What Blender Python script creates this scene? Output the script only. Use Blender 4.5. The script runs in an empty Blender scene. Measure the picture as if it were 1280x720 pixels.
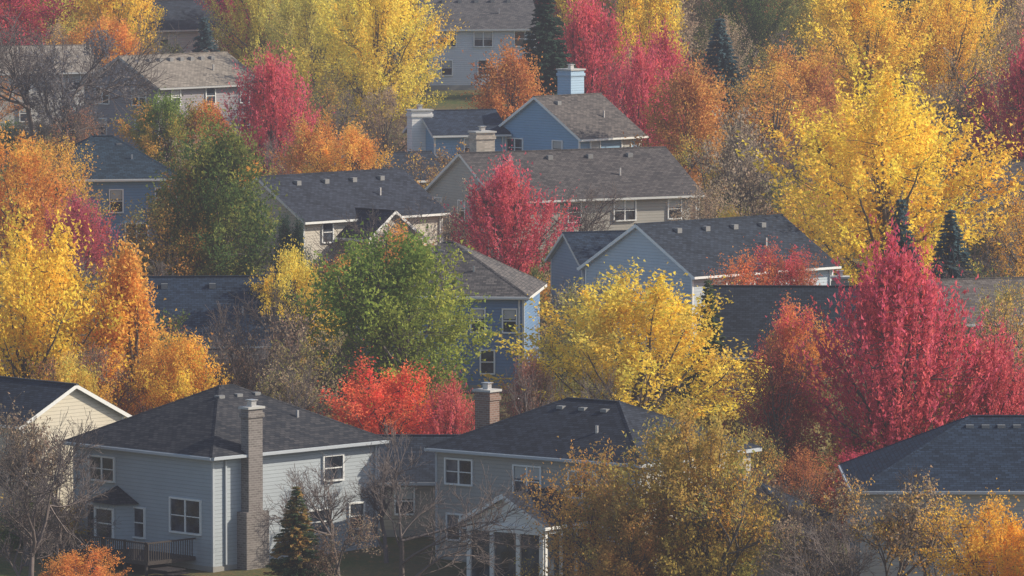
import bpy, math, random
import numpy as np
from mathutils import Matrix, Vector
random.seed(7)
scene=bpy.context.scene
root=scene.collection

# ------------------------------------------------------------------ materials
def newmat(name):
    m=bpy.data.materials.new(name); m.use_nodes=True
    nt=m.node_tree; nt.nodes.clear()
    out=nt.nodes.new('ShaderNodeOutputMaterial')
    return m,nt,out
def N(nt,t,**kw):
    n=nt.nodes.new(t)
    for k,v in kw.items(): setattr(n,k,v)
    return n
def math_(nt,op,a,b=None):
    n=N(nt,'ShaderNodeMath',operation=op)
    for i,v in enumerate((a,b)):
        if v is None: continue
        if isinstance(v,(int,float)): n.inputs[i].default_value=v
        else: nt.links.new(v,n.inputs[i])
    return n.outputs[0]
def mixc(nt,f,a,b,mode='MIX'):
    n=N(nt,'ShaderNodeMix',data_type='RGBA',blend_type=mode)
    for i,v in ((0,f),(6,a),(7,b)):
        if isinstance(v,(int,float)): n.inputs[i].default_value=v
        elif isinstance(v,tuple): n.inputs[i].default_value=(v[0],v[1],v[2],1)
        else: nt.links.new(v,n.inputs[i])
    return n.outputs[2]
def noise(nt,vec,scale,detail=4,rough=.6):
    n=N(nt,'ShaderNodeTexNoise'); n.inputs['Scale'].default_value=scale
    n.inputs['Detail'].default_value=detail; n.inputs['Roughness'].default_value=rough
    nt.links.new(vec,n.inputs['Vector']); return n.outputs[0]
def princ(nt,out,rough=.8,spec=.3):
    p=N(nt,'ShaderNodeBsdfPrincipled'); p.inputs['Roughness'].default_value=rough
    p.inputs['Specular IOR Level'].default_value=spec
    nt.links.new(p.outputs[0],out.inputs[0]); return p
def ramp01(nt,f,a,b):
    n=N(nt,'ShaderNodeMapRange'); n.inputs[1].default_value=a; n.inputs[2].default_value=b
    nt.links.new(f,n.inputs[0]); return n.outputs[0]
def bump(nt,h,p,strength=.5,dist=.02):
    b=N(nt,'ShaderNodeBump'); b.inputs['Strength'].default_value=strength; b.inputs['Distance'].default_value=dist
    nt.links.new(h,b.inputs['Height']); nt.links.new(b.outputs[0],p.inputs['Normal'])

_c={}
def siding(col):
    k=('s',col)
    if k in _c: return _c[k]
    m,nt,out=newmat('lap_siding'); p=princ(nt,out,.6,.3)
    tc=N(nt,'ShaderNodeTexCoord'); sp=N(nt,'ShaderNodeSeparateXYZ'); nt.links.new(tc.outputs['Object'],sp.inputs[0])
    fr=math_(nt,'FRACT',math_(nt,'MULTIPLY',sp.outputs[2],5.0))
    lap_shade=math_(nt,'LESS_THAN',fr,.14)  # mask for groove shade put into the colour along each lap
    n1=noise(nt,tc.outputs['Object'],.6); n2=noise(nt,tc.outputs['Object'],6)
    c=mixc(nt,n1,tuple(x*.82 for x in col),tuple(min(1,x*1.12) for x in col))
    c=mixc(nt,math_(nt,'MULTIPLY',n2,.25),c,tuple(x*.6 for x in col))
    c=mixc(nt,math_(nt,'MULTIPLY',lap_shade,.35),c,tuple(x*.45 for x in col))
    nt.links.new(c,p.inputs['Base Color'])
    bump(nt,math_(nt,'SUBTRACT',1.0,fr),p,.8,.03)
    _c[k]=m; return m
def shingle(col,col2=None):
    col2=col2 or tuple(x*1.9 for x in col)
    k=('r',col,col2)
    if k in _c: return _c[k]
    m,nt,out=newmat('asphalt_shingles'); p=princ(nt,out,.9,.12)
    uv=N(nt,'ShaderNodeUVMap',uv_map='UVMap')
    b=N(nt,'ShaderNodeTexBrick'); nt.links.new(uv.outputs[0],b.inputs['Vector'])
    b.inputs['Scale'].default_value=1; b.inputs['Brick Width'].default_value=.36; b.inputs['Row Height'].default_value=.2
    b.inputs['Mortar Size'].default_value=.015; b.inputs['Bias'].default_value=-.1
    b.inputs['Color1'].default_value=(*[x*.85 for x in col],1); b.inputs['Color2'].default_value=(*col2,1); b.inputs['Mortar'].default_value=(*[x*.35 for x in col],1)
    n1=noise(nt,uv.outputs[0],.35); n2=noise(nt,uv.outputs[0],3,5,.7)
    c2=mixc(nt,math_(nt,'MULTIPLY',ramp01(nt,n1,.4,.7),.3),b.outputs[0],col2)
    c3=mixc(nt,math_(nt,'MULTIPLY',ramp01(nt,n2,.45,.75),.5),c2,tuple(x*.5 for x in col))
    nt.links.new(c3,p.inputs['Base Color']); bump(nt,b.outputs['Fac'],p,-.6,.02)
    _c[k]=m; return m
def plain(name,col,rough=.6,var=.15,scale=3,metal=0):
    k=(name,col)
    if k in _c: return _c[k]
    m,nt,out=newmat(name); p=princ(nt,out,rough,.35); p.inputs['Metallic'].default_value=metal
    tc=N(nt,'ShaderNodeTexCoord'); n=noise(nt,tc.outputs['Object'],scale)
    c=mixc(nt,n,tuple(x*(1-var) for x in col),tuple(min(1,x*(1+var)) for x in col))
    nt.links.new(c,p.inputs['Base Color']); _c[k]=m; return m
def brickmat(col):
    k=('b',col)
    if k in _c: return _c[k]
    m,nt,out=newmat('chimney_brick'); p=princ(nt,out,.9,.2)
    uv=N(nt,'ShaderNodeUVMap',uv_map='UVMap')
    b=N(nt,'ShaderNodeTexBrick'); nt.links.new(uv.outputs[0],b.inputs['Vector'])
    b.inputs['Scale'].default_value=1; b.inputs['Brick Width'].default_value=.3; b.inputs['Row Height'].default_value=.12
    b.inputs['Mortar Size'].default_value=.012
    b.inputs['Color1'].default_value=(*col,1); b.inputs['Color2'].default_value=(*[x*.55 for x in col],1); b.inputs['Mortar'].default_value=(.35,.33,.3,1)
    n2=noise(nt,uv.outputs[0],1.2); c=mixc(nt,math_(nt,'MULTIPLY',n2,.6),b.outputs[0],tuple(x*.6 for x in col))
    nt.links.new(c,p.inputs['Base Color']); bump(nt,b.outputs['Fac'],p,-.5,.02); _c[k]=m; return m
def glassmat():
    if 'g' in _c: return _c['g']
    m,nt,out=newmat('window_glass'); p=princ(nt,out,.08,.8)
    tc=N(nt,'ShaderNodeTexCoord'); n=noise(nt,tc.outputs['Object'],1.3)
    c=mixc(nt,ramp01(nt,n,.4,.65),(.012,.016,.022),(.07,.085,.11))
    nt.links.new(c,p.inputs['Base Color']); _c['g']=m; return m

# ------------------------------------------------------------------ mesh builder
class MB:
    def __init__(s): s.v=[]; s.f=[]
    def poly(s,pts,M=None):
        i=len(s.v)
        for p in pts:
            p=Vector(p); s.v.append(tuple(M@p if M else p))
        s.f.append(tuple(range(i,i+len(pts))))
    def box(s,x0,x1,y0,y1,z0,z1,M=None):
        c=[Vector(p) for p in ((x0,y0,z0),(x1,y0,z0),(x1,y1,z0),(x0,y1,z0),(x0,y0,z1),(x1,y0,z1),(x1,y1,z1),(x0,y1,z1))]
        if M: c=[M@p for p in c]
        i=len(s.v); s.v+= [tuple(p) for p in c]
        for f in ((0,3,2,1),(4,5,6,7),(0,1,5,4),(1,2,6,5),(2,3,7,6),(3,0,4,7)): s.f.append(tuple(i+k for k in f))
    def obj(s,name,mat,parent=None):
        me=bpy.data.meshes.new(name); me.from_pydata(s.v,[],s.f); me.update()
        uvl=me.uv_layers.new(name='UVMap')
        for p in me.polygons:
            n=p.normal
            if abs(n.z)>.98: t=Vector((1,0,0)); b=Vector((0,1,0))
            else:
                t=Vector((0,0,1)).cross(n).normalized(); b=n.cross(t)
            for li in p.loop_indices:
                co=me.vertices[me.loops[li].vertex_index].co
                uvl.data[li].uv=(co.dot(t)+7.3,co.dot(b)+3.1)
        me.materials.append(mat)
        o=bpy.data.objects.new(name,me); root.objects.link(o)
        if parent: o.parent=parent
        return o

def zg(Y):
    if Y<0: return .044*(-333)
    if Y>900: return .044*567+ (Y-900)*.012
    return .044*(Y-333)

footprints=[]
class House:
    def __init__(s,name,x,y,rot,wall,roof,trim=(.6,.6,.58),roof2=None,r=8):
        s.e=bpy.data.objects.new(name,None); root.objects.link(s.e)
        s.e.location=(x,y,zg(y)); s.e.rotation_euler=(0,0,math.radians(rot)); s.e.empty_display_size=2
        s.p={}; s.m={'walls':siding(wall),'roof':shingle(roof,roof2),'trim':plain('painted_trim',trim,.5,.08),
            'window_frames':plain('white_vinyl',(.78,.78,.76),.4,.04),'window_glass':glassmat(),
            'blinds':plain('window_blinds',(.42,.42,.4),.8,.2),'roof_vents':plain('vent_metal',(.22,.22,.22),.5),
            'chimney_cap':plain('concrete_cap',(.45,.44,.42),.9),'foundation':plain('concrete_foundation',(.3,.29,.27),.9),
            'flue':plain('flue_metal',(.5,.5,.52),.35,.1,3,.6)}
        footprints.append((x,y,r)); s.R=np.random.RandomState(int(abs(x*13+y*7))%9999)
    def mb(s,k): return s.p.setdefault(k,MB())
    def block(s,L,W,eave,pitch=.5,kind='gable',ox=0,oy=0,rot=0,oh=.42,win=None,z0=0.0,vents=0):
        M=Matrix.Translation((ox,oy,0))@Matrix.Rotation(math.radians(rot),4,'Z')
        w=s.mb('walls'); r=s.mb('roof'); t=s.mb('trim'); a,b=L/2,W/2; rise=b*pitch; e=eave; T=.2
        s.mb('foundation').box(-a-.02,a+.02,-b-.02,b+.02,-2,z0+.25,M)
        zb=z0+.25
        w.poly([(-a,-b,zb),(a,-b,zb),(a,-b,e),(-a,-b,e)],M); w.poly([(a,b,zb),(-a,b,zb),(-a,b,e),(a,b,e)],M)
        if kind=='gable':
            w.poly([(a,-b,zb),(a,b,zb),(a,b,e),(a,0,e+rise),(a,-b,e)],M); w.poly([(-a,b,zb),(-a,-b,zb),(-a,-b,e),(-a,0,e+rise),(-a,b,e)],M)
            X=a+.3; Y=b+oh; ze=e-oh*pitch; zr=e+rise
            for sg in (1,-1):
                P=lambda x,y,z:(x*sg,y*sg,z)
                r.poly([P(-X,-Y,ze+T),P(X,-Y,ze+T),P(X,0,zr+T),P(-X,0,zr+T)],M)
                t.poly([P(-X,0,zr+.01),P(X,0,zr+.01),P(X,-Y,ze+.01),P(-X,-Y,ze+.01)],M)
                for xs in (-1,1):
                    q=[P(xs*X,-Y,ze-.03),P(xs*X,0,zr-.03),P(xs*X,0,zr+T),P(xs*X,-Y,ze+T)]
                    q2=[(v[0]-(xs*sg)*.06,v[1],v[2]) for v in q]
                    t.poly(q if xs*sg<0 else q[::-1],M); t.poly(q2,M)
                t.box(-X,X,-Y-.1,-Y+.0,ze+.03,ze+T-.02,M@Matrix.Rotation(0 if sg>0 else math.pi,4,'Z'))
            r.box(-X,X,-.14,.14,zr+T-.08,zr+T+.025,M)
            t.box(-a-.03,-a+.1,-b-.03,-b+.1,zb,e-.02,M); t.box(a-.1,a+.03,-b-.03,-b+.1,zb,e-.02,M); t.box(-a-.03,-a+.1,b-.1,b+.03,zb,e-.02,M)
        else:
            w.poly([(a,-b,zb),(a,b,zb),(a,b,e),(a,-b,e)],M); w.poly([(-a,b,zb),(-a,-b,zb),(-a,-b,e),(-a,b,e)],M)
            X=a+oh; Y=b+oh; ze=e-.05; zt=ze+T; rx=max(a-b,.05); zr=zt+Y*pitch
            r.poly([(-X,-Y,zt),(X,-Y,zt),(rx,0,zr),(-rx,0,zr)],M); r.poly([(X,Y,zt),(-X,Y,zt),(-rx,0,zr),(rx,0,zr)],M)
            r.poly([(X,-Y,zt),(X,Y,zt),(rx,0,zr)],M); r.poly([(-X,Y,zt),(-X,-Y,zt),(-rx,0,zr)],M)
            for cx in (-1,1):
                for cy in (-1,1):
                    p0=Vector((cx*X,cy*Y,zt)); p1=Vector((cx*rx,0,zr)); dd=(p1-p0); sd_=Vector((-dd.y,dd.x,0)).normalized()*.13; u_=Vector((0,0,.035)); dn=Vector((0,0,-.03))
                    r.poly([p0+sd_+dn,p0+u_,p1+u_,p1+sd_+dn],M); r.poly([p0+u_,p0-sd_+dn,p1-sd_+dn,p1+u_],M)
            t.poly([(-X,Y,ze),(X,Y,ze),(X,-Y,ze),(-X,-Y,ze)],M)
            for c in ([(-X,-Y),(X,-Y)],[(X,-Y),(X,Y)],[(X,Y),(-X,Y)],[(-X,Y),(-X,-Y)]):
                t.poly([(*c[0],ze),(*c[1],ze),(*c[1],zt),(*c[0],zt)],M)
            t.box(-X+.05,X-.05,-Y-.1,-Y-.003,ze+.04,zt-.03,M); t.box(-X-.1,-X-.003,-Y+.05,Y-.05,ze+.04,zt-.03,M)
            t.box(-a-.03,-a+.1,-b-.03,-b+.1,zb,e-.07,M); t.box(a-.1,a+.03,-b-.03,-b+.1,zb,e-.07,M); t.box(-a-.03,-a+.1,b-.1,b+.03,zb,e-.07,M)
            r.box(-rx,rx,-.14,.14,zr-.07,zr+.02,M)
        for i in range(vents):
            x=-a*.6+1.2*a*i/max(1,vents-1); y=-1.0 if kind=='gable' else -.9
            if kind!='gable' : x*=max(.3,(a-b)/a)*1.2
            zz=e+T+(b-abs(y))*pitch
            s.mb('roof_vents').box(x-.2,x+.2,y-.2,y+.2,zz-.1,zz+.22,M)
        if vents:
            s.mb('flue').box(a*.35,a*.35+.12,-b*.6,-b*.6+.12,e+T+b*.3*pitch,e+T+b*.4*pitch+.55,M)
        for q in (win or []):
            s.window(M,L,W,*q)
        t.box(a-.35,a-.25,-b-.12,-b-.02,.3,e-.1,M)
    def autowin(s,L,W,eave,walls='SW'):
        out=[]
        for wl in walls:
            D=L if wl in 'SN' else W; n=max(1,int(D//3.4))
            for fl in ([1.9,4.6] if eave>4.6 else [1.8]):
                if fl+.9>eave: continue
                for i in range(n):
                    if s.R.rand()<.12: continue
                    out.append((wl,-D/2+D*(i+.5)/n,fl,s.R.choice([.95,1.7,1.0]),1.35))
        return out
    def wm(s,M,L,W,wall):
        ang={'S':0,'E':90,'N':180,'W':-90}[wall]; d=W/2 if wall in 'SN' else L/2
        return M@Matrix.Rotation(math.radians(ang),4,'Z')@Matrix.Translation((0,-d,0))
    def window(s,M,L,W,wall,a,z,w,h):
        m=s.wm(M,L,W,wall)@Matrix.Translation((a,0,z)); f=s.mb('window_frames'); fw=.09
        hw,hh=w/2,h/2
        s.mb('window_glass').box(-hw+.02,hw-.02,-.03,-.005,-hh+.02,hh-.02,m)
        f.box(-hw-fw,-hw,-.1,.01,-hh-fw,hh+fw,m); f.box(hw,hw+fw,-.1,.01,-hh-fw,hh+fw,m)
        f.box(-hw,hw,-.1,.01,hh,hh+fw,m); f.box(-hw,hw,-.14,.01,-hh-fw,-hh,m)
        n=2 if w>1.4 else 1
        for i in range(1,n): f.box(-hw+w*i/n-.05,-hw+w*i/n+.05,-.08,-.031,-hh,hh,m)
        f.box(-hw,hw,-.07,-.031,-.03,.03,m) if n==1 else [f.box(-hw+w*i/n+.05,-hw+w*(i+1)/n-.05,-.07,-.031,-.025,.025,m) for i in range(n)]
        if s.R.rand()<.45:
            s.mb('blinds').box(-hw+.04,hw-.04,-.036,-.031,hh*.15,hh-.03,m)
    def chimney(s,x,y,w,d,z0,z1,mat,cap=True):
        s.m['chimney']=mat; c=s.mb('chimney'); c.box(x-w/2,x+w/2,y-d/2,y+d/2,z0,z1)
        c.box(x-w/2-.07,x+w/2+.07,y-d/2-.07,y+d/2+.07,z1-.45,z1-.22)
        s.mb('chimney_cap').box(x-w/2-.1,x+w/2+.1,y-d/2-.1,y+d/2+.1,z1+.003,z1+.12)
        s.mb('flue').box(x-.17,x+.17,y-.17,y+.17,z1+.12,z1+.4); s.mb('flue').box(x-.24,x+.24,y-.24,y+.24,z1+.44,z1+.48)
    def done(s):
        for k,m in s.p.items(): m.obj(k,s.m[k],s.e)

DARK=(.024,.031,.044); BLUEDK=(.019,.031,.052); BRN=(.06,.056,.056); TAN=(.20,.175,.15)
RB=(.28,.17,.13); GT=(.42,.45,.48)

# --- front house with hip roof (grey-blue siding, tall chimney, deck)
h=House('suburban_house',-15.25,340.1,45,(.38,.42,.45),(.026,.031,.042),r=9,roof2=(.072,.070,.075),trim=GT); h.e.location.z=0
h.block(12,11,5.9,.5,'hip',vents=3,win=[('W',-3.2,4.75,1.9,1.2),('W',3.4,2.75,2.3,1.7),('S',2.6,4.8,1.35,1.25),('S',4.3,2.1,1.0,1.3),('S',1.5,2.0,1.4,1.2),
   ('W',-.3,2.1,.9,1.5)])
h.block(6,6.5,5.9,.62,'hip',ox=3.2,oy=3.9)
h.chimney(-3.5,-5.80,1.0,.58,-1,8.4,brickmat((.25,.22,.21)))
h.mb('chimney').box(-4.3,-2.7,-6.25,-5.505,-1,3.0)
h.mb('trim').box(-5.2,-5.1,-5.62,-5.52,.3,5.8)
bm=h.wm(Matrix.Identity(4),12,11,'W')@Matrix.Translation((-2.0,0,0))
h.mb('walls').poly([(-1.4,-.003,.6),(-.9,-.9,.6),(-.9,-.9,3.1),(-1.4,-.003,3.1)],bm); h.mb('walls').poly([(-.9,-.9,.6),(.9,-.9,.6),(.9,-.9,3.1),(-.9,-.9,3.1)],bm); h.mb('walls').poly([(.9,-.9,.6),(1.4,-.003,.6),(1.4,-.003,3.1),(.9,-.9,3.1)],bm)
for a in (((-1.75,-.02,3.1),(-1.1,-1.2,3.1),(0,-.02,3.95)),((-1.1,-1.2,3.1),(1.1,-1.2,3.1),(0,-.02,3.95)),((1.1,-1.2,3.1),(1.75,-.02,3.1),(0,-.02,3.95)),((1.75,-.02,3.09),(1.1,-1.2,3.09),(-1.1,-1.2,3.09),(-1.75,-.02,3.09))): h.mb('roof').poly(a,bm)
h.window(bm@Matrix.Translation((0,-.9,0)),0,0,'S',0,2.0,1.3,1.5)
d=h.wm(Matrix.Identity(4),12,11,'W')@Matrix.Translation((-3.9,0,0)); h.mb('trim').box(-.55,.55,-.08,-.002,.75,2.95,d); h.mb('window_glass').box(-.4,.4,-.1,-.081,1.0,2.75,d)
h.m['deck']=plain('dark_stained_wood',(.05,.04,.035),.8,.3)
D=h.mb('deck'); dm=h.wm(Matrix.Identity(4),12,11,'W')
D.box(-4.5,4.2,-3.4,-.05,.5,.7,dm)
for x in np.arange(-4.45,4.2,.16): D.box(x-.02,x+.02,-3.38,-3.34,.7,1.6,dm)
for x in np.arange(-4.45,4.3,1.7): D.box(x-.06,x+.06,-3.42,-3.3,-1.5,1.7,dm)
D.box(-4.5,4.2,-3.42,-3.3,1.6,1.68,dm)
for y in np.arange(-3.3,-.1,.16): D.box(4.14,4.18,y-.02,y+.02,.7,1.6,dm)
D.box(4.1,4.2,-3.3,-.05,1.6,1.68,dm)
for i in range(4): D.box(4.2,5.6,-3.3,-2.0,.5-.17*(i+1)-.05,.5-.17*(i+1),dm@Matrix.Translation((.28*i,0,0)))
h.done()

# --- front centre house with sunroom
h=House('suburban_house',4.3,336.5,-37,(.38,.36,.33),(.024,.029,.040),r=9,trim=GT); h.e.location.z=0
h.block(13.3,10,5.9,.47,'hip',vents=3,win=[('S',-5.1,4.85,1.7,1.25),('S',-.6,4.65,1.7,1.5),('S',3.0,4.7,1.7,1.3),('S',-5.0,1.9,1.7,1.3),('S',4.6,1.9,1.4,1.3),('E',0,4.7,1.4,1.3)])
h.chimney(-7.2,.2,1.0,.85,0,8.6,brickmat(RB))
sm=Matrix.Translation((1.0,-7.0,0)); r=h.mb('roof'); t=h.mb('window_frames'); g=h.mb('window_glass'); w_=2.45; f_=-2.0
for sg in (-1,1):
    q=[(0,f_-.35,4.45),(0,2.0,4.45),(sg*(w_+.35),2.0,2.95),(sg*(w_+.35),f_-.35,2.95)]
    r.poly(q if sg<0 else q[::-1],sm)
    t.poly([(v[0],v[1],v[2]-.1) for v in (q if sg>0 else q[::-1])],sm)
    q=[(0,f_-.38,4.47),(sg*(w_+.38),f_-.38,2.97),(sg*(w_+.38),f_-.38,2.7),(0,f_-.38,4.2)]
    t.poly(q,sm); t.box(sg*(w_+.3) -.06,sg*(w_+.3)+.06,f_-.36,2.0,2.75,2.9,sm)
t.poly([(-w_,f_,2.8),(w_,f_,2.8),(0,f_,4.28)],sm)
t.box(-w_-.02,w_+.02,f_-.12,f_+.1,2.45,2.82,sm)
for x in (-w_+.1,-.85,.85,w_-.1): t.box(x-.13,x+.13,f_-.1,f_+.1,-1,2.45,sm)
for sg in (-1,1):
    for y in (-1.9,-.6,.7,1.9): t.box(sg*w_-.1,sg*w_+.1,y-.09,y+.09,-1,2.78,sm)
    t.box(sg*w_-.09,sg*w_+.09,-1.9,1.9,2.5,2.79,sm); t.box(sg*w_-.08,sg*w_+.08,-1.9,1.9,-.4,.15,sm)
g.box(-w_+.1,w_-.1,f_+.02,f_+.05,-.3,2.5,sm)
for sg in (-1,1): g.box(sg*w_-.02,sg*w_+.02,-1.9,1.9,0,2.5,sm)
t.box(-w_+.1,w_-.1,f_-.05,f_+.06,-.8,-.25,sm)
h.done()

def quick(name,x,y,rot,L,W,eave,wall,roof,kind='gable',pitch=.5,roof2=None,vents=0,walls='SW',chim=None,extra=None,win=None,trim=(.6,.6,.58)):
    h=House(name,x,y,rot,wall,roof,r=max(L,W)/2+1,roof2=roof2,trim=trim)
    h.block(L,W,eave,pitch,kind,vents=vents,win=win if win is not None else h.autowin(L,W,eave,walls))
    for c in (chim or []): h.chimney(*c)
    for e in (extra or []): h.block(**e)
    h.done(); return h
SH='suburban_house'
quick(SH,-28,354,135,11,7.3,5.2,(.62,.56,.44),DARK,pitch=.5,walls='S',extra=[dict(L=5,W=4,eave=4.8,pitch=.5,kind='hip',ox=1.5,oy=-4.6,oh=.4)],trim=(.75,.75,.72))
quick('attached_garage',-5.8,347,0,6.4,7,2.9,(.42,.37,.30),DARK,pitch=.55,walls='S',trim=GT)
quick('attached_garage',12.4,326,-14,6.4,6,3.5,(.36,.33,.3),DARK,kind='hip',pitch=.6,walls='S',trim=GT)
quick(SH,25.2,329,0,15,12,5.3,(.42,.43,.42),BLUEDK,kind='hip',pitch=.5,vents=5,walls='SW',trim=GT)
quick(SH,-18.8,400,4,10,12,3.5,(.30,.33,.36),BLUEDK,kind='gable',pitch=.6,vents=3)
quick('garage',-17.2,388.5,4,7,5,2.8,(.4,.37,.33),BRN,kind='gable',pitch=.5)
quick(SH,-4.0,405,-6,10.6,10,5.7,(.13,.22,.36),(.07,.068,.072),kind='hip',pitch=.56,vents=4,roof2=(.18,.16,.15),win=[('S',2.4,4.3,.8,1.4),('S',-2.0,4.3,1.6,1.4),('S',4.4,4.3,.8,1.4),('S',3.0,1.7,.8,1.4)])
quick(SH,13,420.4,43,13,10,5.5,(.50,.57,.63),DARK,kind='gable',pitch=.58,vents=4,win=[('S',-4,4.3,1,1.3),('S',0,4.3,1.7,1.3),('S',3,1.8,1.7,1.3)],trim=(.8,.8,.78))
quick(SH,6.5,431,20,6,6,4.6,(.25,.32,.42),BLUEDK,kind='gable',pitch=.6)
quick(SH,17.3,395,-3,9.5,12,3.5,(.3,.3,.3),(.020,.026,.036),kind='gable',pitch=.6,chim=[(3.0,1.2,1.0,.9,5,7.7,brickmat((.35,.3,.26)))])
quick(SH,3.7,464,28,16.5,11,5.6,(.38,.36,.32),(.064,.060,.064),kind='gable',pitch=.54,roof2=(.13,.115,.112),vents=4,chim=[(-6.0,1.2,1.5,1.1,5,10.1,brickmat((.62,.54,.46)))],walls='SW')
quick(SH,-12.9,451.8,45,13.5,9,5.5,(.55,.50,.42),(.026,.031,.044),kind='gable',pitch=.6,vents=4,walls='S',extra=[dict(L=4,W=4.6,eave=4.3,pitch=.7,kind='gable',ox=-1.0,oy=-5.5,rot=90,win=[('W',0,3.0,.9,1.2)])],trim=(.75,.75,.72))
quick(SH,-30.5,476,10,10.5,9,5.5,(.15,.27,.42),(.020,.036,.054),kind='hip',pitch=.6,vents=2,win=[('S',.5,4.0,.9,1.6),('S',3.9,4.2,.9,1.4),('S',2,1.6,1.6,1.4)])
quick(SH,-29.3,553,45,12,9.5,5.5,(.27,.25,.27),TAN,kind='gable',pitch=.5,roof2=(.31,.27,.23),vents=7,walls='SW',trim=(.4,.4,.4))
quick(SH,-3.6,612,10,10.5,10,5.6,(.62,.65,.68),(.08,.08,.088),kind='gable',pitch=.55,roof2=(.15,.14,.14),vents=5,walls='SW')
quick(SH,-33.5,612,35,9,8,5.5,(.6,.6,.58),DARK,kind='gable',pitch=.6)
quick(SH,4.4,507.5,45,7,9.5,5.6,(.22,.37,.53),(.080,.073,.073),kind='gable',pitch=.62,roof2=(.17,.147,.135),vents=1,chim=[(1.6,1.2,1.5,1.5,5,10.6,siding((.34,.48,.62)))],walls='SW',trim=(.75,.75,.72))
quick(SH,-4.4,509,20,6,6.4,5.6,(.22,.36,.50),(.024,.034,.054),kind='gable',pitch=.5,chim=[(-3.3,-.5,1.7,1.2,0,7.4,siding((.80,.77,.73)))])
quick(SH,31,411,20,9,9,3.4,(.4,.36,.32),(.10,.085,.08),kind='gable',pitch=.5,roof2=(.19,.165,.15))
quick(SH,38.5,462,-20,9,10,5.5,(.45,.42,.38),(.10,.085,.08),kind='gable',pitch=.5)
quick(SH,-9.5,488,30,7,7,4.2,(.3,.28,.26),DARK,kind='gable',pitch=.5)
quick(SH,-42,566,20,9,8,5.5,(.5,.48,.45),TAN,kind='gable',pitch=.5)

# ------------------------------------------------------------------ trees
def leafmat():
    m,nt,out=newmat('autumn_leaves')
    oi=N(nt,'ShaderNodeObjectInfo'); a2=N(nt,'ShaderNodeAttribute',attribute_type='OBJECT',attribute_name='col2')
    lv=N(nt,'ShaderNodeAttribute',attribute_type='GEOMETRY',attribute_name='lv'); sp=N(nt,'ShaderNodeSeparateXYZ'); nt.links.new(lv.outputs['Vector'],sp.inputs[0])
    c=mixc(nt,ramp01(nt,sp.outputs[1],.45,.75),oi.outputs['Color'],a2.outputs['Color'])
    hs=N(nt,'ShaderNodeHueSaturation'); nt.links.new(c,hs.inputs['Color'])
    nt.links.new(math_(nt,'ADD',math_(nt,'MULTIPLY',sp.outputs[2],.04),.48),hs.inputs['Hue'])
    nt.links.new(math_(nt,'ADD',math_(nt,'MULTIPLY',sp.outputs[0],.7),.66),hs.inputs['Value'])
    df=N(nt,'ShaderNodeBsdfDiffuse'); tr=N(nt,'ShaderNodeBsdfTranslucent'); mx=N(nt,'ShaderNodeMixShader'); mx.inputs[0].default_value=.5
    nt.links.new(hs.outputs[0],df.inputs[0]); nt.links.new(hs.outputs[0],tr.inputs[0])
    nt.links.new(df.outputs[0],mx.inputs[1]); nt.links.new(tr.outputs[0],mx.inputs[2]); nt.links.new(mx.outputs[0],out.inputs[0])
    return m
LEAF=leafmat(); BARK=plain('tree_bark',(.12,.10,.09),.9,.35,8); BARKG=plain('grey_bark',(.15,.12,.11),.9,.3,8)

def tubes(paths):
    V=[];F=[];off=0
    for pts,rad,k in paths:
        n=len(pts); d=np.gradient(pts,axis=0); d/=np.linalg.norm(d,axis=1)[:,None]+1e-9
        up=np.array([0.3,0.9,0.1]) ; a=np.cross(d,up); a/=np.linalg.norm(a,axis=1)[:,None]+1e-9; b=np.cross(d,a)
        th=np.arange(k)*2*math.pi/k
        ring=pts[:,None,:]+rad[:,None,None]*(a[:,None,:]*np.cos(th)[None,:,None]+b[:,None,:]*np.sin(th)[None,:,None])
        V.append(ring.reshape(-1,3))
        i=np.arange(n-1)[:,None]*k; j=np.arange(k)[None,:]; j2=(j+1)%k
        q=np.stack([i+j,i+j2,i+k+j2,i+k+j],-1).reshape(-1,4)+off; F.append(q); off+=n*k
    return np.concatenate(V),np.concatenate(F)
def leaves(C,axis,size,lng,rng,orient=.35):
    n=len(C); r=rng.normal(size=(n,3)); a=r*(1-orient)+axis*orient*2; a/=np.linalg.norm(a,axis=1)[:,None]
    r2=rng.normal(size=(n,3)); b=np.cross(a,r2); b/=np.linalg.norm(b,axis=1)[:,None]+1e-9
    s=size*(.6+.9*rng.rand(n))[:,None]
    V=np.stack([C-a*s*lng+b*s*.3,C+b*s*-.75,C+a*s*lng+b*s*.3],1).reshape(-1,3)
    return V,np.arange(3*n).reshape(-1,3)
def tomesh(name,Vb,Fb,Vl=None,Fl=None,lv=None,bark=None):
    if Vl is None: Vl=np.zeros((0,3)); Fl=np.zeros((0,3),int)
    nl=len(Fl); V=np.concatenate([Vl,Vb]); Fb=Fb+len(Vl); nf=nl+len(Fb)
    idx=np.concatenate([Fl.ravel(),Fb.ravel()]).astype(np.int32)
    st=np.concatenate([np.arange(nl)*3,nl*3+np.arange(len(Fb))*4]).astype(np.int32)
    me=bpy.data.meshes.new(name); me.vertices.add(len(V)); me.vertices.foreach_set('co',V.astype(np.float32).ravel())
    me.loops.add(len(idx)); me.loops.foreach_set('vertex_index',idx)
    me.polygons.add(nf); me.polygons.foreach_set('loop_start',st)
    mi=np.ones(nf,np.int32); mi[:nl]=0; me.materials.append(LEAF); me.materials.append(bark or BARK)
    me.polygons.foreach_set('material_index',mi)
    at=me.attributes.new('lv','FLOAT_VECTOR','FACE'); d=np.zeros((nf,3),np.float32)
    if nl: d[:nl]=lv
    at.data.foreach_set('vector',d.ravel()); me.update(calc_edges=True); me.validate(); return me

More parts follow.
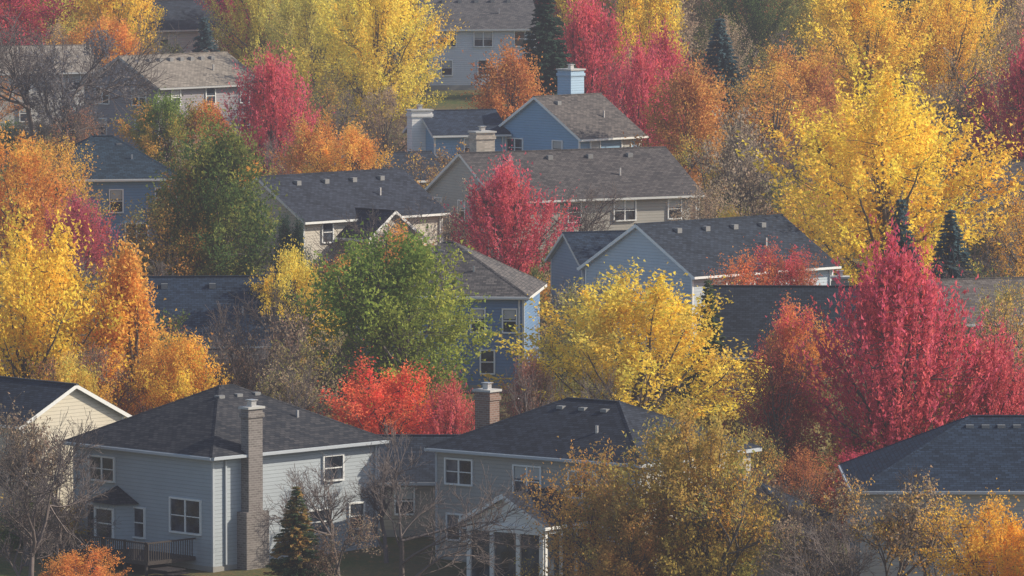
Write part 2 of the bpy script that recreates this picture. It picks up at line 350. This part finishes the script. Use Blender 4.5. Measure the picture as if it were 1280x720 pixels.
def env(kind,t):
    if kind=='round': return np.sqrt(np.clip(1-(2*t**.85-1)**2,0,1))**.8
    if kind=='vase': return np.clip(1-t**3.2,0,1)**.55*np.clip(t*1.9+.12,0,1)**.8
    if kind=='spread': return np.sqrt(np.clip(1-t**2.2,0,1))*np.clip(t*3+.55,0,1)
    if kind=='pyr': return np.clip(1.02-t,0,1)**.75*np.clip(t*5+.2,0,1)
    if kind=='col': return np.clip(np.sin(math.pi*np.clip(t*.93+.06,0,1)),0,1)**.45
H=10.0
def crown(kind,seed,R=4.0,base=.16,nc=300,per=50,spar=.45,sperp=.33,leaf=.15,lng=.9,fill=.45,orient=.3,rag=1.0):
    rng=np.random.RandomState(seed)
    zb=H*base; t=rng.rand(nc)**.85; ang=rng.rand(nc)*2*math.pi
    ph=rng.rand(8)*6.28
    lob=1+rag*(.13*np.sin(3*ang+ph[0]+t*3)+.12*np.sin(5*ang+ph[1]-t*7)+.1*np.sin(2*ang+ph[2]+6*t)+.1*np.sin(11*t+ph[3]+ang))+rng.normal(size=nc)*.07
    rr=R*env(kind,t)*lob*(rng.rand(nc)**fill)
    hl=1+rag*(.06*np.sin(2*ang+ph[4])+.05*np.sin(4*ang+ph[5]))
    C=np.stack([rr*np.cos(ang),rr*np.sin(ang),zb+(H-zb)*t*hl*.95],1)
    paths=[]; tz=np.linspace(-.5,H*.72,9); wob=np.cumsum(rng.normal(size=(9,2))*.09,0); tp=np.stack([wob[:,0],wob[:,1],tz],1)
    paths.append((tp,np.linspace(.22,.04,9),7))
    nl=32; idx=rng.choice(nc,nl,replace=False); LP=[tp]
    for i in idx:
        c=C[i]; z0=min(max(c[2]*(.35 if kind in('vase','spread') else .5),H*.1),H*.65); s=np.array([np.interp(z0,tz,tp[:,0]),np.interp(z0,tz,tp[:,1]),z0])
        u=np.linspace(0,1,7)[:,None]; mid=(s+c)/2+np.array([0,0,-.12*np.linalg.norm(c-s)])+np.array([c[0]-s[0],c[1]-s[1],0])*.1
        if kind=='vase': mid=(s+c)/2+np.array([0,0,.02])
        p=(1-u)**2*s+2*u*(1-u)*mid+u**2*c; p[1:-1]+=rng.normal(size=(5,3))*.06
        paths.append((p,np.linspace(.085,.022,7),4)); LP.append(p)
    AP=np.concatenate(LP)
    for c in C:
        ok=AP[AP[:,2]<c[2]+.2]
        if len(ok)==0: continue
        dd=np.linalg.norm(ok-c,axis=1); s=ok[np.argmin(dd)]
        u=np.linspace(0,1,4)[:,None]; p=s+(c-s)*u; p[1:3]+=rng.normal(size=(2,3))*.07
        paths.append((p,np.linspace(.024,.008,4),3))
    Vb,Fb=tubes(paths)
    ax=C-np.array([0,0,zb*.3]); ax[:,2]*=(1.35 if kind in('vase','col') else .6); ax/=np.linalg.norm(ax,axis=1)[:,None]
    cs=.5+1.0*rng.rand(nc); k=np.repeat(np.arange(nc),(per*cs**1.5).astype(int)); n=len(k)
    g=rng.normal(size=(n,3))*sperp*cs[k][:,None]; g+=ax[k]*(rng.normal(size=n)*spar*cs[k])[:,None]
    P=C[k]+g; P[:,2]=np.maximum(P[:,2],zb*.45+rng.rand(n)*.5)
    Vl,Fl=leaves(P,ax[k],leaf,lng,rng,orient)
    ct=rng.rand(nc); low=.5+.22*np.sin(P[:,0]*.55+ph[6])+.22*np.sin(P[:,2]*.5+P[:,1]*.4+ph[7])
    lv=np.stack([.6*ct[k]+.4*rng.rand(n),.5*low+.5*(rng.rand(nc)[k]*.8+rng.rand(n)*.2),.5*rng.rand(nc)[k]+.5*rng.rand(n)],1)
    return tomesh('crown_'+kind,Vb,Fb,Vl,Fl,lv)
def bare(seed,nleaf=0,up=.35,bark=None):
    rng=np.random.RandomState(seed); paths=[]; tips=[]
    def br(p,d,L,r,dep):
        n=4; pts=[p]; q=p.copy()
        for i in range(n-1):
            d=d+rng.normal(size=3)*.13+np.array([0,0,.05]); d/=np.linalg.norm(d); q=q+d*L/(n-1); pts.append(q)
        pts=np.array(pts); paths.append((pts,np.linspace(r,r*.6 if dep else r*.3,n),5 if dep>3 else 3))
        if dep<=1: tips.append(pts)
        if dep==0: return
        for i in range(4):
            f=rng.uniform(.35,1)
            s=pts[min(n-1,int(round(f*(n-1))))] if i else pts[-1]
            nd=d+rng.normal(size=3)*.55+np.array([0,0,up*.4]); nd/=np.linalg.norm(nd)
            br(s,nd,L*rng.uniform(.55,.8),r*.55,dep-1)
    br(np.array([0,0,-.4]),np.array([0,0,1.]),3.2,.2,5)
    allp=np.concatenate([p[0] for p in paths]); sc=H/allp[:,2].max()
    Vb,Fb=tubes([(p*sc,np.maximum(r,.013),k) for p,r,k in paths])
    if not nleaf: return tomesh('bare_branches',Vb,Fb,bark=bark)
    T=np.concatenate(tips)*sc; k=rng.randint(len(T),size=nleaf); P=T[k]+rng.normal(size=(nleaf,3))*.16
    Vl,Fl=leaves(P,np.tile([0,0,-1.],(nleaf,1)),.10,.9,rng,.2)
    cl=np.floor(P*.9).astype(int); hsh=(np.sin(cl@np.array([12.9,78.2,37.7]))*43758.5)%1
    lv=np.stack([.4*hsh+.6*rng.rand(nleaf),.5*hsh+.5*rng.rand(nleaf),rng.rand(nleaf)],1)
    return tomesh('sparse_crown',Vb,Fb,Vl,Fl,lv,bark=bark)
def spruce(seed,R=2.5):
    rng=np.random.RandomState(seed); paths=[(np.array([[0,0,-.5],[0,0,5],[0,0,9.9]]),np.array([.2,.1,.02]),6)]; P=[];A=[];K=[]
    nlev=36; c=0
    for i in range(nlev):
        t=i/nlev; z=.6+9.2*t; r=R*(1-t)**.9+.12; nb=int(9+11*(1-t))
        for j in range(nb):
            a=rng.rand()*6.28; L=r*rng.uniform(.7,1.12); d=np.array([math.cos(a),math.sin(a),0])
            u=np.linspace(0,1,5)[:,None]; p=np.array([0,0,z])+d*L*u+np.array([0,0,1])*(-.28*L*u+.16*L*u**2)
            paths.append((p,np.linspace(.03,.01,5),3)); m=max(6,int(L*20))
            uu=rng.rand(m)**.7; q=np.stack([np.interp(uu,u[:,0],p[:,x]) for x in range(3)],1); side=np.cross(d,[0,0,1])
            q+=side*(rng.normal(size=m)*.2*(1.1-uu))[:,None]; q[:,2]-=np.abs(rng.normal(size=m))*.07
            P.append(q);A.append(np.tile(d+np.array([0,0,-.2]),(m,1))+side*rng.normal(size=(m,1))*.5);K+= [c]*m; c+=1
    P=np.concatenate(P);A=np.concatenate(A);K=np.array(K);n=len(P); Vb,Fb=tubes(paths)
    Vl,Fl=leaves(P,A,.13,1.4,rng,.6); ct=rng.rand(c)
    lv=np.stack([.5*ct[K]+.5*rng.rand(n),rng.rand(c)[K],rng.rand(n)],1)
    return tomesh('spruce_crown',Vb,Fb,Vl,Fl,lv)

LIB={}
LIB['round']=[crown('round',s,4.1,.14,235,88,leaf=.105,sperp=.24,spar=.42,rag=1.3) for s in (1,2,3)]
LIB['oval']=[crown('round',s,3.2,.12,220,80,leaf=.105,sperp=.24,rag=1.3) for s in (4,5)]
LIB['cotton']=[crown('round',s,4.4,.10,310,105,spar=.6,sperp=.17,leaf=.085,fill=.5,rag=1.4) for s in (6,7)]
LIB['vase']=[crown('vase',s,3.9,.06,600,36,spar=.66,sperp=.085,leaf=.085,lng=1.25,fill=.6,orient=.55,rag=.9) for s in (8,9,10)]
LIB['spread']=[crown('spread',s,5.2,.24,250,90,spar=.45,sperp=.18,leaf=.10,fill=.5,rag=1.2) for s in (11,12)]
LIB['pyr']=[crown('pyr',s,3.4,.1,240,75,leaf=.105,sperp=.25) for s in (13,14)]
LIB['col']=[crown('col',s,1.9,.05,200,70,spar=.5,sperp=.18,leaf=.09) for s in (15,)]
LIB['airy']=[crown('round',s,4.1,.12,220,40,spar=.5,sperp=.22,leaf=.095,fill=.6,rag=1.3) for s in (16,17,18)]
LIB['bare']=[bare(s,bark=BARKG) for s in (21,22,23)]
LIB['sparse']=[bare(s,4200,bark=BARK) for s in (24,25,26)]
LIB['spruce']=[spruce(s) for s in (31,32)]
LIB['shrub']=[crown('round',s,6.5,.0,80,40,spar=.8,sperp=.7,leaf=.36) for s in (41,42,43)]
RAD={'round':4,'oval':3.2,'cotton':4.6,'vase':3.9,'spread':5.2,'pyr':3.4,'col':1.9,'airy':4,'bare':4,'sparse':4,'spruce':2.5,'shrub':6.5}
NAME={'round':'maple_tree','oval':'pear_tree','cotton':'cottonwood_tree','vase':'red_maple_tree','spread':'honey_locust_tree','pyr':'linden_tree','col':'columnar_tree','airy':'birch_tree','bare':'bare_tree','sparse':'thinning_autumn_tree','spruce':'spruce_tree','shrub':'shrub'}
cnt=[0]; trees=[]
def tree(kind,x,y,h,dia,col,col2=None,parent=None,name=None,var=None):
    cnt[0]+=1; L=LIB[kind]; me=L[(cnt[0]*7//3)%len(L) if var is None else var%len(L)]
    o=bpy.data.objects.new(name or NAME[kind],me); root.objects.link(o)
    o.location=(x,y,zg(y)); o.rotation_euler=(0,0,random.uniform(0,6.28)); sx=dia/2/RAD[kind]
    o.scale=(sx,sx,h/H); o.color=(*col,1); o['col2']=[float(c) for c in (col2 or col)]
    if parent: o.parent=parent
    trees.append((x,y,dia/2)); return o

YEL=(.92,.66,.095); YELG=(.68,.58,.13); GRN=(.20,.28,.06); GRND=(.11,.16,.06); ORG=(.76,.36,.09); AMB=(.84,.50,.10)
RED=(.68,.12,.13); CRIM=(.60,.10,.145); RUST=(.48,.19,.09); REDO=(.85,.19,.10); TANL=(.46,.35,.24); OLV=(.38,.35,.12)
BSP=(.09,.15,.17); DSP=(.05,.09,.065); BRNL=(.33,.22,.16)
PINK=(.72,.15,.18)
T=tree
T('round',-7.1,376.6,12,10.2,GRN,(.48,.48,.09),var=0); T('airy',-6.5,375,11.5,9.5,(.34,.38,.08),GRN)
T('round',-7.3,360,6.6,7.2,REDO,(.9,.26,.10)); T('vase',-3.4,358,6,4.6,(.70,.18,.15),PINK)
T('spread',7.3,371,10.2,14.6,(.90,.67,.10),(.70,.58,.13),var=0)
T('vase',21.4,357,13.4,10.8,(.66,.115,.155),PINK,var=0); T('vase',27,359,8.5,6.5,(.70,.16,.17),PINK)
T('airy',14.6,355,9.0,5.6,(.42,.10,.08),(.25,.24,.07)); T('round',15.2,357,6.5,4,(.4,.1,.08),RUST); T('round',28.6,361,6.3,4.6,REDO,RED)
T('cotton',25.2,434,15.6,16.8,(.95,.71,.10),(.92,.62,.09),var=0)
T('spruce',25.9,425,9.8,5.0,BSP); T('spruce',29,422,9.4,5.4,BSP)
T('vase',-.3,446,9,8.4,PINK,CRIM,var=1); T('vase',-19.3,514.7,10.6,8.2,(.72,.15,.18),PINK,var=2)
T('vase',6.6,557,12,8.2,PINK,CRIM); T('vase',10.4,520,10.8,7,(.72,.15,.18),PINK); T('vase',12.6,532,11,6,CRIM,PINK)
T('oval',-.3,520.7,10.6,7,(.66,.30,.09),(.54,.22,.09)); T('oval',13.8,502,11,7,(.66,.34,.10),RUST)
T('airy',21.6,516.5,10,9,(.68,.32,.1),AMB); T('sparse',16.2,471.6,11.5,8,TANL,(.5,.4,.3)); T('sparse',17.6,478,10,7,TANL); T('bare',19,470,9,7,TANL)
T('cotton',-11.8,558,14.3,12,(.86,.70,.13),YEL); T('cotton',-18,570,13,9,YELG,(.55,.48,.18))
T('col',13,563,14.5,5,YEL,YELG); T('col',10.8,575,13,4,YEL)
T('cotton',30.4,553.5,14.3,13.5,(.93,.68,.10),AMB); T('cotton',38.5,560,14,10,YEL,AMB); T('airy',45,555,12,9,TANL,AMB)
T('spruce',17.8,548,12,7,BSP); T('spruce',2.9,553,14.5,8,DSP); T('spruce',-28,583,9.2,5.5,BSP)
T('round',-27.8,510.5,8,7,GRN,ORG); T('round',-24.6,512,7.4,5,ORG,RUST)
T('oval',-20.0,438,12.4,7.6,(.11,.17,.055),(.34,.33,.08)); T('oval',-21.9,439,10,6,(.24,.27,.07),ORG); T('airy',-24,437,8,7,ORG,OLV)
T('vase',-30.3,444,7,5.6,(.62,.16,.20),RED); T('round',-35.5,455,10.2,7.6,ORG,AMB); T('airy',-32.8,467.6,8.5,6.2,AMB,OLV)
T('round',-27.7,370,13,9.4,YEL,(.86,.58,.10)); T('pyr',-22.5,371,11.8,8,(.80,.44,.11),AMB); T('round',-19,366,7.6,5.6,AMB,YEL); T('round',-25,361,7,5,AMB,YELG)
T('round',9.4,317.5,9.7,7.6,(.55,.38,.10),(.38,.35,.10),var=1); T('airy',8.0,319,9.4,7,(.56,.35,.09),OLV); T('airy',3.8,319,8.0,6,(.64,.35,.10),OLV); T('round',5.6,316,6.6,5.4,(.58,.31,.10),(.45,.33,.10)); T('sparse',10.2,316.5,9,7,AMB,OLV)
T('airy',22.9,311,6.9,6.2,(.93,.56,.08),AMB); T('round',24.2,310,6,4.6,(.93,.56,.08),YEL); T('round',27,308,7,5,AMB)
T('sparse',18.2,315,8.2,6.5,TANL,AMB); T('sparse',15,314,6,5,TANL,BRNL); T('bare',20.5,318,8,6,TANL); T('sparse',16.5,322,7,5,TANL,AMB); T('bare',14,318,8,6,TANL); T('bare',17,312,6.5,6,TANL)
T('spruce',-10.9,322,6.3,3.8,(.09,.14,.07),(.45,.28,.10)); T('bare',-5.6,323,7.2,7.5,BRNL); T('sparse',-8.3,322,5,4.5,BRNL,TANL); T('bare',-9,330,6.5,6,BRNL); T('bare',-6.6,335,7.5,6,BRNL)
T('bare',-24.4,319.5,9.4,8.5,BRNL); T('bare',-27.5,326,9,7,BRNL); T('round',-21.4,316,3.6,4,(.78,.34,.1),ORG); T('sparse',-25.5,334,9,6,TANL,BRNL); T('bare',-22.5,325,7.5,6,BRNL); T('bare',-23.8,336,8.5,6,BRNL)
T('sparse',-14,371,9.2,7,BRNL,TANL); T('sparse',-11.3,362,7.5,6,TANL,OLV); T('bare',-16,376,9,7,BRNL); T('sparse',-12.5,366,8.5,5,OLV,TANL); T('bare',-17,370,8.4,6,AMB,TANL); T('bare',-13,380,10,7,TANL)
T('bare',-40,536,14,12,TANL); T('sparse',-37,532,12,10,(.16,.16,.19),(.22,.2,.2)); T('bare',-38,538,13,10,TANL)
T('round',-37,580,8.6,9,ORG,AMB); T('round',-43,640,11,10,YELG,AMB); T('cotton',-24,600,12,8,YELG,OLV)
T('sparse',3.4,386,9.2,6.6,OLV,TANL); T('airy',4.2,382,8,5,OLV,BRNL)
T('airy',14.9,409,7.2,5.4,(.74,.24,.1),ORG); T('round',17.6,411,7.4,5,RUST,RED)
T('col',-15.5,436,6.8,1.5,DSP); T('col',-14.6,436,6.5,1.4,DSP)
T('airy',-7.5,428,7,5.6,ORG,AMB); T('round',-13.6,398,8.6,5.4,YEL,YELG); T('airy',-10.5,420,6,5,AMB,ORG)
T('sparse',-6,470,9,7,BRNL,AMB); T('sparse',-3,455,8,6,TANL,BRNL); T('bare',5,452,8,7,BRNL); T('bare',-8,438,8,7,BRNL)
T('vase',40.5,501,12.5,9.5,CRIM,(.6,.12,.14)); T('sparse',36,520,12,9,TANL,AMB); T('sparse',33,500,11,8,TANL,BRNL)
T('round',17,379,7.6,5.4,ORG,RED); T('spruce',12,390,8.6,3.6,(.10,.14,.07)); T('vase',1.0,367.6,6.0,4.2,(.52,.25,.20),TANL)
T('sparse',29.5,370,10,6,TANL,AMB); T('airy',31,366,9,5,AMB,TANL)
T('round',-12,484,8,6.4,AMB,ORG); T('round',-15,490,8,6,ORG,OLV); T('airy',-4.5,478,6,5,AMB,TANL); T('round',-20,470,7,6,AMB,OLV)
T('round',24,530,10,7,RUST,AMB); T('round',26,490,9,7,AMB,TANL); T('airy',21,455,7,6,RUST,AMB); T('airy',35,440,8,6,AMB,OLV)
T('round',-44,470,10,8,AMB,ORG); T('oval',43,430,11,7,YEL,AMB); T('vase',34,350,11,8,CRIM,RED)
T('airy',15.8,343,4.6,4.4,RUST,ORG); T('round',18.8,345,4.2,4,CRIM,RUST); T('sparse',14.2,348,6,4.5,OLV,AMB)

bg=bpy.data.objects.new('distant_trees',None); root.objects.link(bg)
PAL=[(YEL,YELG),(AMB,OLV),(RUST,BRNL),(YELG,OLV),(YEL,AMB),(CRIM,PINK),(AMB,ORG),(GRND,OLV),(YEL,AMB),(BSP,DSP),(TANL,BRNL)]
def clear(x,y,r):
    for fx,fy,fr in footprints:
        if (x-fx)**2+(y-fy)**2<(fr+r)**2: return False
    return True
Y=606
while Y<860:
    X=-(Y*.08+24)
    while X<Y*.08+24:
        x=X+random.uniform(-2,2); y=Y+random.uniform(-5,5); c=random.choice(PAL); k='spruce' if c[0] is BSP else random.choice(['round','cotton','oval','vase' if c[0] is CRIM else 'airy','sparse'])
        if clear(x,y,2) and not (Y<640 and abs(x+3.6)<7): T(k,x,y,random.uniform(9,14),random.uniform(7,11),c[0],c[1],parent=bg,name='tree_crown')
        X+=random.uniform(6,9)
    Y+=14 if Y<720 else 32
for i in range(36):
    y=random.uniform(330,600); sgn=random.choice((-1,1)); x=sgn*(y*.08+random.uniform(10,35)); c=random.choice(PAL)
    T('spruce' if c[0] is BSP else random.choice(['round','oval','cotton','sparse']),x,y,random.uniform(7,13),random.uniform(6,10),c[0],c[1],parent=bg,name='tree_crown')
sh=bpy.data.objects.new('garden_shrubs',None); root.objects.link(sh)
SP=[(RUST,BRNL),(OLV,TANL),(BRNL,TANL),(AMB,OLV),(GRND,OLV),(TANL,BRNL),(ORG,RUST),(GRND,GRN)]
n=0
for i in range(1800):
    y=random.uniform(335,610); x=random.uniform(-1,1)*(y*.08+6)
    if not clear(x,y,-.5): continue
    c=random.choice(SP); T('shrub',x,y,random.uniform(1.2,3.4),random.uniform(2,4.5),c[0],c[1],parent=sh,name='shrub_clump'); n+=1
    if n>320: break
bt=bpy.data.objects.new('understory_trees',None); root.objects.link(bt)
KEY=[(-4,405),(-1.5,405),(9,418),(16,420),(0,460),(8,460),(-14,448),(-29,474),(-31,550),(-27,553),(3,505),(-5,507),(-18,398),(17,395),(-4,610)]
n=0
for i in range(1500):
    y=random.uniform(350,600); x=random.uniform(-1,1)*(y*.08+6)
    if not clear(x,y,.6) or any((x-a)**2+(y-b)**2<(r*.75)**2 for a,b,r in trees[:118]): continue
    if any(abs(x/y-a/b)<.0085 and 0<b-y<48 for a,b in KEY): continue
    c=random.choice(SP+[(TANL,AMB),(BRNL,RUST),(AMB,OLV),(YELG,AMB)]); k=random.choice(['sparse','bare','sparse','airy','bare'])
    T(k,x,y,random.uniform(5,8),random.uniform(4,6.5),c[0],c[1],parent=bt,name='understory_tree'); n+=1
    if n>125: break

# ------------------------------------------------------------------ ground
g=MB(); ys=[-3000,-600,0,150,250]+list(range(300,901,25))+[1200,1800,3000,6000,10000]; xs=[-8000,-3000,-1000,-300,-150,-100,-60,-30,0,30,60,100,150,300,1000,3000,8000]
for a in range(len(ys)-1):
    for b in range(len(xs)-1):
        g.poly([(xs[b],ys[a],zg(ys[a])),(xs[b+1],ys[a],zg(ys[a])),(xs[b+1],ys[a+1],zg(ys[a+1])),(xs[b],ys[a+1],zg(ys[a+1]))])
m,nt,out=newmat('lawn_and_leaf_litter'); p=princ(nt,out,.95,.1); tc=N(nt,'ShaderNodeTexCoord')
n1=noise(nt,tc.outputs['Object'],.12,5); n2=noise(nt,tc.outputs['Object'],2.5,6,.75)
c=mixc(nt,ramp01(nt,n1,.4,.6),(.06,.085,.025),(.12,.10,.05)); c=mixc(nt,ramp01(nt,n2,.5,.7),c,(.22,.12,.045))
nt.links.new(c,p.inputs['Base Color']); bump(nt,n2,p,.6,.1)
g.obj('ground',m)

# ------------------------------------------------------------------ light autumn haze: one homogeneous volume that glows by itself, standing in for scattered sunlight
hz=MB(); hz.box(-700,700,-80,1300,-40,75); m,nt,out=newmat('glowing_air')
em=N(nt,'ShaderNodeEmission'); em.inputs[0].default_value=(.88,.87,1,1); em.inputs[1].default_value=.00010
ab=N(nt,'ShaderNodeVolumeAbsorption'); ab.inputs[0].default_value=(.8,.85,.9,1); ab.inputs['Density'].default_value=.0001
ad=N(nt,'ShaderNodeAddShader'); nt.links.new(em.outputs[0],ad.inputs[0]); nt.links.new(ab.outputs[0],ad.inputs[1])
nt.links.new(ad.outputs[0],out.inputs['Volume']); hz.obj('glowing_haze',m)

# ------------------------------------------------------------------ light
sd=Vector((.96,.12,0)).normalized(); el=math.radians(32)
dirv=Vector((sd.x*math.cos(el),sd.y*math.cos(el),math.sin(el)))
sl=bpy.data.lights.new('sun','SUN'); sl.energy=5.0; sl.angle=math.radians(.5); sl.color=(1,.90,.74)
so=bpy.data.objects.new('sun',sl); root.objects.link(so); so.rotation_euler=dirv.to_track_quat('Z','Y').to_euler(); so.location=(200,200,200)
w=bpy.data.worlds.new('World'); scene.world=w; w.use_nodes=True; nt=w.node_tree; nt.nodes.clear()
o=nt.nodes.new('ShaderNodeOutputWorld'); b=nt.nodes.new('ShaderNodeBackground'); s=nt.nodes.new('ShaderNodeTexSky'); s.sky_type='NISHITA'; s.sun_disc=False
s.sun_elevation=el; s.sun_rotation=math.atan2(sd.x,sd.y); s.dust_density=1.5
b.inputs[1].default_value=.14; nt.links.new(s.outputs[0],b.inputs[0]); nt.links.new(b.outputs[0],o.inputs[0])

# ------------------------------------------------------------------ camera
cd=bpy.data.cameras.new('camera'); cd.lens=225; cd.sensor_width=36; cd.clip_start=1; cd.clip_end=20000
co=bpy.data.objects.new('camera',cd); root.objects.link(co); co.location=(0,0,41); co.rotation_euler=(math.radians(90-4.503),0,0)
scene.camera=co
scene.view_settings.view_transform='Standard'; scene.view_settings.look='None'; scene.view_settings.exposure=0
print('TREES',cnt[0])
